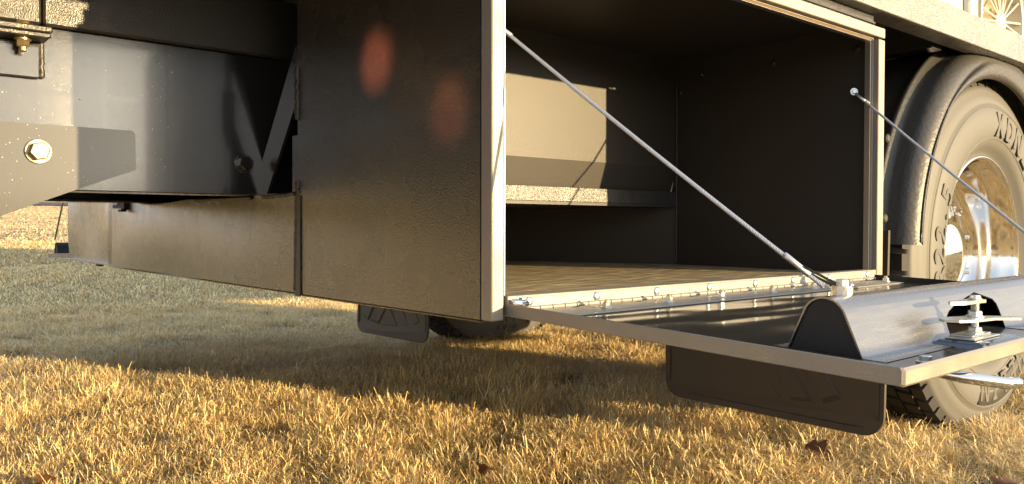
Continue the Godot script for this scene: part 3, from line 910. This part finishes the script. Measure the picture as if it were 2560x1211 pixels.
	box("head_rail", V(0.7112, 0.4235, FRONT + 0.0004), V(1.8329, 0.4458, SIDE + 0.0005), al, frame, 0.0015)
	box("inner_channel", V(0.711, -0.1295, FRONT - 0.006), V(0.7163, 0.423, SIDE - 0.004), al, frame, 0.001)
	box("inner_channel", V(1.8012, -0.1, FRONT - 0.012), V(1.8043, 0.4232, SIDE - 0.002), al, frame, 0.001)
	box("inner_channel", V(0.7167, 0.4203, FRONT - 0.012), V(1.801, 0.4233, SIDE - 0.002), al, frame, 0.001)
	box("gasket", V(0.7165, -0.097, FRONT - 0.010), V(0.7186, 0.42, SIDE - 0.004), M["brown gasket"], frame, 0.0008)
	box("gasket", V(1.799, -0.098, FRONT - 0.014), V(1.801, 0.42, SIDE - 0.002), M["brown gasket"], frame, 0.0008)
	box("gasket", V(0.7190, 0.418, FRONT - 0.014), V(1.7988, 0.4201, SIDE - 0.002), M["brown gasket"], frame, 0.0008)
	box("edge_trim", V(0.7188, -0.097, FRONT - 0.008), V(0.7202, 0.4178, SIDE - 0.006), M["zinc"], frame, 0.0003)
	box("edge_trim", V(1.7976, -0.098, FRONT - 0.016), V(1.7988, 0.4178, SIDE - 0.004), M["zinc"], frame, 0.0003)
	box("edge_trim", V(0.7205, 0.4166, FRONT - 0.016), V(1.7974, 0.4178, SIDE - 0.004), M["zinc"], frame, 0.0003)

# ---------------------------------------------------------------- chassis and deck
func chassis() -> void:
	var pa: Material = M["black paint"]
	var zr := -1.62
	# frame rails: C channels
	for k in 2:
		var z: float = zr if k == 0 else -2.48
		var s := -1.0 if k == 0 else 1.0
		var st := mb()
		bx(st, V(-0.5, 0.068, z), V(9.2, 0.342, z + s * 0.009), 0.0)
		bx(st, V(-0.5, 0.062, z + s * 0.0015), V(9.2, 0.0705, z + s * 0.09), 0.002)
		bx(st, V(-0.5, 0.3395, z + s * 0.0015), V(9.2, 0.348, z + s * 0.09), 0.002)
		st.set_smooth_group(0)
		for e in [[0.0705, -1.0], [0.3395, 1.0]]:      # rolled corners
			pass
		fin(st, "frame_rail", pa, truck)
	# sill that the deck rests on
	box("deck_sill", V(0.2975, 0.3485, -1.608), V(6.4, 0.47, -1.66), M["gritty black"], truck, 0.004)
	box("deck_sill", V(-0.45, 0.3485, -1.608), V(0.2945, 0.47, -1.66), M["gritty black"], truck, 0.004)
	box("deck_sill", V(-0.45, 0.35, -2.44), V(6.4, 0.47, -2.52), M["gritty black"], truck, 0.004)
	# deck: side rails, plates and crossmembers
	var st := mb()
	bx(st, V(-0.45, 0.484, -0.85), V(6.5, 0.563, -0.856), 0.0015)
	bx(st, V(-0.45, 0.484, -0.8565), V(6.5, 0.4885, -0.91), 0.001)
	fin(st, "deck_rail", M["sandy undercoat"], truck)
	box("deck_rail", V(-0.45, 0.484, -3.5), V(6.5, 0.563, -3.51), M["sandy undercoat"], truck)
	box("deck_plate", V(-0.45, 0.554, -0.8565), V(6.5, 0.5625, -3.499), M["sandy undercoat"], truck, 0.0)
	for i in 14:
		box("crossmember", V(-0.35 + i * 0.52, 0.475, -0.92), V(-0.29 + i * 0.52, 0.5535, -3.48), pa, truck, 0.002)
	box("deck_tail", V(-0.451, 0.075, -0.9), V(-0.48, 0.563, -3.45), pa, truck, 0.004)  # unseen tail plate, extended down to darken what the box panel reflects
	# gusset plate bolted to the rail
	st = mb()
	var pl := PackedVector2Array([Vector2(-0.4, 0.176), Vector2(0.4415, 0.176), Vector2(0.4465, 0.171), Vector2(0.4475, 0.1035), Vector2(0.36, 0.069), Vector2(0.2316, 0.0158), Vector2(-0.1, -0.14), Vector2(-0.4, -0.16)])
	prism(st, pl, func(u: float, v: float, w: float) -> Vector3: return V(u, v, w), zr + 0.0028, zr + 0.012)
	var o := fin(st, "gusset_plate", M["plate paint"], truck)
	bolt("bolt", V(0.2875, 0.128, zr + 0.0122), Vector3.BACK, 0.0165, 0.016, M["dull zinc"], o, 1.32, 0.2)
	var mark := mb()
	for k in 6:
		var a := TAU * k / 6
		bx(mark, Vector3(0.005, -0.0007, 0), Vector3(0.0115, 0.0007, 0.0008), 0.0, Transform3D(Basis(Vector3.BACK, a), V(0.2875, 0.128, zr + 0.0282)))
	fin(mark, "grade_mark", M["dull zinc"], o)
	bolt("rail_bolt", V(0.659, 0.126, zr + 0.0005), Vector3.BACK, 0.015, 0.016, pa, truck, 1.3)
	# angle bracket up by the sill with its yellow bolt
	var br := Node3D.new(); br.name = "mounting_bracket"; truck.add_child(br, true)
	box("flange", V(-0.1, 0.326, zr + 0.0008), V(0.302, 0.3365, zr + 0.062), M["gritty black"], br, 0.002)
	box("flange", V(-0.1, 0.317, zr + 0.0008), V(0.3, 0.3255, zr + 0.060), M["gritty black"], br, 0.002)
	box("web", V(-0.1, 0.255, zr + 0.0008), V(0.291, 0.3165, zr + 0.0125), pa, br, 0.002)
	bead("weld_bead", V(0.2945, 0.257, zr + 0.005), V(0.2945, 0.317, zr + 0.007), 0.0045, M["weld"], br)
	st = mb()
	hexhead(st, V(0.262, 0.337, zr + 0.034), Vector3.UP, 0.0105, 0.0085, 1.2)
	fin(st, "bolt_head", M["yellow zinc"], br)
	st = mb()
	hexhead(st, V(0.262, 0.3165, zr + 0.034), Vector3.DOWN, 0.0105, 0.0145, 1.25, 0.25)
	lathe(st, [Vector2(0.0062, 0.01), Vector2(0.0062, 0.021), Vector2(0.005, 0.0225), Vector2(0, 0.0225)], V(0.262, 0.3165, zr + 0.034), facing(Vector3.DOWN), 12)
	fin(st, "nut", M["yellow zinc"], br)
	# dew beads on the plate and the rail
	st = mb(true)
	for i in 260:
		var x := rng.randf_range(0.02, 0.52)
		var y := rng.randf_range(0.03, 0.33)
		var on_plate := y < 0.174 and x < 0.44
		if on_plate and y < 0.0158 + (x - 0.2316) * 0.42 + 0.006: continue
		if not on_plate and (y < 0.075 or (x < 0.31 and y > 0.24)): continue
		if x > 0.36 and rng.randf() < 0.4: continue
		var r := 0.0005 + 0.0009 * pow(rng.randf(), 3.0)
		lathe(st, [Vector2(r, 0), Vector2(r * 0.8, r * 0.5), Vector2(0, r * 0.8)], V(x, y, zr + (0.0121 if on_plate else 0.0002)), Basis.IDENTITY, 6)
	var dew := fin(st, "dew_drops", M["dew"], truck)
	dew.set_meta("kind", "stuff")
	# axle, tank, cab: mostly out of the frame, they cast the long shadows
	st = mb(true)
	tube(st, PackedVector3Array([V(WX, WY, -1.1), V(WX, WY, -1.9), V(WX, WY, -3.3)]), 0.075, 14)
	lathe(st, [Vector2(0.0, 0.2), Vector2(0.16, 0.14), Vector2(0.22, 0.0), Vector2(0.16, -0.14), Vector2(0.0, -0.2)], V(WX, WY, -2.05), Basis.IDENTITY, 20)
	fin(st, "axle", pa, truck)
	st = mb(true)
	lathe(st, [Vector2(0, 0), Vector2(0.24, 0), Vector2(0.25, 0.01), Vector2(0.25, 0.79), Vector2(0.24, 0.8), Vector2(0, 0.8)], V(3.4, 0.03, -1.2), Basis(Vector3.UP, PI / 2), 32)
	fin(st, "fuel_tank", M["polished wheel"], truck)
	st = mb(true)
	lathe(st, [Vector2(0, 0), Vector2(0.3, 0), Vector2(0.31, 0.01), Vector2(0.31, 1.24), Vector2(0.3, 1.25), Vector2(0, 1.25)], V(5.15, 0.02, -1.25), Basis(Vector3.UP, PI / 2), 32)
	fin(st, "fuel_tank", M["polished wheel"], truck)
	box("shade_bar", V(4.35, -0.29, -0.87), V(5.35, -0.155, -0.93), M["chrome"], truck, 0.01)  # unseen bar, added and sized to shade a band of the lawn
	box("shade_chest", V(4.42, 0.01, -0.88), V(5.2, 0.46, -1.3), M["cab paint"], truck, 0.01)  # unseen box, added to bound the sunlit strip on the lawn
	box("shade_box", V(3.2, -0.33, -0.96), V(3.62, 0.3, -1.4), pa, truck, 0.01)  # unseen box, added to shade part of the far tyre
	# cab and hood
	var cab := Node3D.new(); cab.name = "cab"; truck.add_child(cab, true)
	st = mb()
	var side := PackedVector2Array([Vector2(6.6, -0.1), Vector2(8.2, -0.1), Vector2(8.3, 0.9), Vector2(10.1, 0.62), Vector2(10.25, 0.5), Vector2(10.25, -0.15), Vector2(10.3, -0.2), Vector2(10.3, 0.55), Vector2(10.1, 0.75), Vector2(8.4, 1.15), Vector2(7.9, 2.1), Vector2(7.6, 2.3), Vector2(6.7, 2.3), Vector2(6.6, 2.2)])
	side = PackedVector2Array([Vector2(6.6, -0.1), Vector2(10.25, -0.15), Vector2(10.3, 0.55), Vector2(10.1, 0.75), Vector2(8.4, 1.15), Vector2(7.9, 2.1), Vector2(7.6, 2.3), Vector2(6.7, 2.3), Vector2(6.6, 2.2)])
	prism(st, side, func(u: float, v: float, w: float) -> Vector3: return V(u, v, w), -0.95, -3.4)
	fin(st, "shell", M["cab paint"], cab)
	box("bumper", V(10.31, -0.3, -0.9), V(10.45, 0.0, -3.45), M["chrome"], cab, 0.03)
	for z in [-0.946, -3.404]:
		box("window", V(7.0, 1.2, z - 0.003), V(7.75, 1.9, z + 0.003), M["car glass"], cab, 0.002)
	st = mb(true)
	for z in [-0.92, -3.15]:
		lathe(st, [Vector2(0, 0), Vector2(0.3, 0), Vector2(0.33, 0.02), Vector2(0.48, 0.02), Vector2(0.51, 0.0), Vector2(0.52, -0.05), Vector2(0.52, -0.22), Vector2(0.3, -0.28), Vector2(0, -0.28)], V(9.2, -0.07, z), Basis.IDENTITY, 40)
	fin(st, "steer_tyre", M["dark rubber"], cab)
	# added red lamps out of view, aimed to lay red glows on the box rear
	for p in [[-0.34, 0.31, -1.12, 0.267, -1.15, 1.7, 13.0], [-0.34, 0.2, -0.97, 0.165, -0.95, 1.5, 5.0]]:
		var at := V(p[0], p[1], p[2])
		var aim := (V(REAR, p[3], p[4]) - at).normalized()
		var lamp := Node3D.new(); lamp.name = "added_glow_lamp"; truck.add_child(lamp, true)
		st = mb(true)
		lathe(st, [Vector2(0, -0.03), Vector2(0.034, -0.03), Vector2(0.036, 0.0), Vector2(0.032, 0.002)], at - aim * 0.006, facing(aim), 24)
		fin(st, "added_lamp_housing", M["flat black"], lamp)
		st = mb(true)
		lathe(st, [Vector2(0.031, 0.0), Vector2(0.028, 0.004), Vector2(0.015, 0.007), Vector2(0, 0.008)], at - aim * 0.006, facing(aim), 24)
		fin(st, "added_lamp_lens", M["added lamp lens"], lamp)
		st = mb(true)
		tube(st, PackedVector3Array([at - aim * 0.03, at - aim * 0.03 + Vector3(-0.02, 0.03, 0), Vector3(at.x - 0.02, H + 0.554, at.z)]), 0.006, 8)
		fin(st, "added_lamp_stalk", M["flat black"], lamp)
		var beam := SpotLight3D.new(); beam.name = "added_glow_beam"
		beam.light_color = Color(1.0, 0.56, 0.42); beam.light_energy = p[6]; beam.light_size = 0.045
		beam.spot_angle = p[5]; beam.spot_angle_attenuation = 1.0; beam.spot_attenuation = 2.0; beam.spot_range = 6.0
		beam.shadow_enabled = true
		beam.transform = Transform3D(Basis.looking_at(aim), at + aim * 0.012)
		lamp.add_child(beam, true)
	# dark inner bulkhead of the wheel bay
	box("fender_bracket", V(1.9, 0.19, -0.9), V(1.925, 0.2, -0.95), M["zinc"], truck, 0.001)

# ---------------------------------------------------------------- the car on the deck
func car() -> void:
	var o := Node3D.new(); o.name = "car"
	var base := Vector3(3.95, H + 0.5635, -1.3)
	add_child(o); o.position = base
	tag(o, "white car with slim spoked wheels standing on the truck deck", "car")
	# side profile with two wheel arches, local x forward, y up from the deck
	var pts := PackedVector2Array()
	for p in [[-0.98, 0.17], [-1.0, 0.45], [-0.96, 0.72], [-0.7, 0.84], [-0.1, 0.88], [0.35, 1.3], [1.5, 1.32], [2.1, 0.92], [3.2, 0.82], [3.42, 0.6], [3.42, 0.25], [3.3, 0.17]]: pts.append(Vector2(p[0], p[1]))
	var poly := PackedVector2Array()
	for p in pts: poly.append(p)
	for cx in [2.62, 0.0]:
		for k in 13:
			var a := PI * k / 12.0
			poly.append(Vector2(cx + cos(a) * 0.41, maxf(0.17, 0.34 + sin(a) * 0.41) if k > 0 and k < 12 else 0.17))
	var st := mb()
	prism(st, poly, func(u: float, v: float, w: float) -> Vector3: return Vector3(u, v, w), -1.62, 0.0)
	fin(st, "body", M["white car paint"], o)
	for cx in [0.0, 2.62]:      # flared arch lips
		st = mb(true)
		lathe(st, [Vector2(0.408, -0.02), Vector2(0.410, 0.018), Vector2(0.418, 0.028), Vector2(0.47, 0.03), Vector2(0.485, 0.024), Vector2(0.49, 0.002)], Vector3(cx, 0.34, 0), Basis.IDENTITY, 36, -0.3, PI + 0.45)
		fin(st, "arch_lip", M["white car paint"], o)
	st = mb()
	bx(st, Vector3(0.45, 0.92, -0.01), Vector3(1.5, 1.24, 0.004), 0.003)
	fin(st, "window", M["car glass"], o)
	for cx in [0.0, 2.62]:
		for far in [0.0, 1.0]:
			var c := Vector3(cx, 0.335, -0.02 if far == 0.0 else -1.6)
			var b := Basis.IDENTITY if far == 0.0 else Basis(Vector3.UP, PI)
			st = mb(true)
			lathe(st, [Vector2(0.245, -0.03), Vector2(0.26, -0.004), Vector2(0.29, 0.004), Vector2(0.315, 0.0), Vector2(0.332, -0.02), Vector2(0.335, -0.05), Vector2(0.335, -0.17), Vector2(0.3, -0.2), Vector2(0.245, -0.19)], c, b, 48)
			var ty := fin(st, "tyre", M["tyre rubber"], o)
			st = mb()
			for k in 60:
				var a := TAU * k / 60
				bx(st, Vector3(0.312, -0.002, -0.03), Vector3(0.334, 0.002, 0.0012), 0.0, Transform3D(b * Basis(Vector3.BACK, a), c))
			var tr := fin(st, "tread", M["flat black"], ty)
			tr.set_meta("kind", "stuff")
			st = mb(true)
			lathe(st, [Vector2(0.256, -0.006), Vector2(0.254, 0.004), Vector2(0.246, 0.006), Vector2(0.238, 0.0), Vector2(0.23, -0.1), Vector2(0.0, -0.11)], c, b, 48)
			st.set_smooth_group(-1)
			lathe(st, [Vector2(0.06, -0.1), Vector2(0.055, -0.01), Vector2(0.04, 0.0), Vector2(0, 0.0)], c, b, 20)
			for k in 10:
				for s in [-0.12, 0.12]:
					bx(st, Vector3(0.05, -0.005, -0.018), Vector3(0.242, 0.005, -0.004), 0.002, Transform3D(b * Basis(Vector3.BACK, TAU * k / 10 + s), c))
			fin(st, "wheel", M["gold wheel"], o)

# clear evening air: paler towards the horizon, brighter and warmer round the sun
func evening_sky(sun_dir: Vector3) -> ImageTexture:
	var w := 512
	var h := 256
	var im := Image.create(w, h, false, Image.FORMAT_RGBF)
	var turn := sun_dir.rotated(Vector3.UP, 0.0)
	for y in h:
		var el := PI / 2 - PI * (y + 0.5) / h
		var up := maxf(sin(el), 0.0)
		var air := Color(0.18, 0.26, 0.38).lerp(Color(0.70, 0.66, 0.60), pow(1.0 - up, 5.0))
		for x in w:
			var az := TAU * (x + 0.5) / w
			var d := Vector3(-sin(az) * cos(el), sin(el), -cos(az) * cos(el)) * Vector3(-1, 1, 1)
			var a := rad_to_deg(acos(clampf(d.dot(turn), -1.0, 1.0)))
			var glow := 4.5 * exp(-a / 8.0) + 1.1 * exp(-a / 28.0)
			im.set_pixel(x, y, Color(air.r + glow, air.g + glow * 0.86, air.b + glow * 0.62))
	return ImageTexture.create_from_image(im)

# ---------------------------------------------------------------- build
func _ready() -> void:
	rng.seed = 20
	var cam := Camera3D.new()
	cam.name = "camera"
	cam.fov = 33.30
	cam.near = 0.05; cam.far = 600.0
	cam.transform = Transform3D(Basis(Vector3.UP, -0.7057142) * Basis(Vector3.RIGHT, -0.02006967) * Basis(Vector3.BACK, 0.00138621), Vector3(0, H, 0))
	add_child(cam)
	cam.current = true
	var env := Environment.new()
	env.background_mode = Environment.BG_SKY
	var sun_dir := Vector3(0.41, 0.103, 0.906).normalized()
	var sm := PanoramaSkyMaterial.new()
	sm.panorama = evening_sky(sun_dir)
	var sky := Sky.new(); sky.sky_material = sm
	env.sky = sky
	env.tonemap_mode = Environment.TONE_MAPPER_LINEAR
	env.tonemap_exposure = 2.45
	env.sdfgi_enabled = true; env.ssao_enabled = true; env.ssil_enabled = true
	var we := WorldEnvironment.new(); we.environment = env; we.name = "environment"
	add_child(we)
	var sun := DirectionalLight3D.new()
	sun.name = "sun"
	sun.light_energy = 1.6
	sun.light_color = Color(1.0, 0.875, 0.65)
	sun.light_angular_distance = 0.5
	sun.shadow_enabled = true
	sun.basis = Basis.looking_at(-sun_dir)
	add_child(sun)

	materials()
	setting()
	truck = Node3D.new(); truck.name = "flatbed_truck"
	add_child(truck)
	tag(truck, "black flatbed truck with its low side storage box standing open", "truck")
	chassis()
	storage_box()
	drop_door(-0.8555, 1.0, 0.72, 1.80, true)
	drop_door(-3.47, -1.0, 0.75, 1.80, false)
	cable(V(0.7265, 0.2826, -0.885), V(0.835, -0.0665, -0.452))
	cable(V(1.8, 0.3, -0.9), V(1.655, -0.066, -0.449))
	var st := mb(true)
	tube(st, PackedVector3Array([V(0.748, 0.3, -3.49), V(0.762, -0.06, -3.93)]), 0.0035, 8)
	fin(st, "far_door_cable", M["steel cable"], truck)
	wheel(-0.895, 1.0, true)
	wheel(-3.43, -1.0, false)
	fender()
	mud_flap(2.0, -0.92, -1.61, -0.01, -0.528, M["flap rubber"])
	mud_flap(1.965, -2.875, -3.45, -0.01, -0.51, M["bounce lit flap"])
	car()
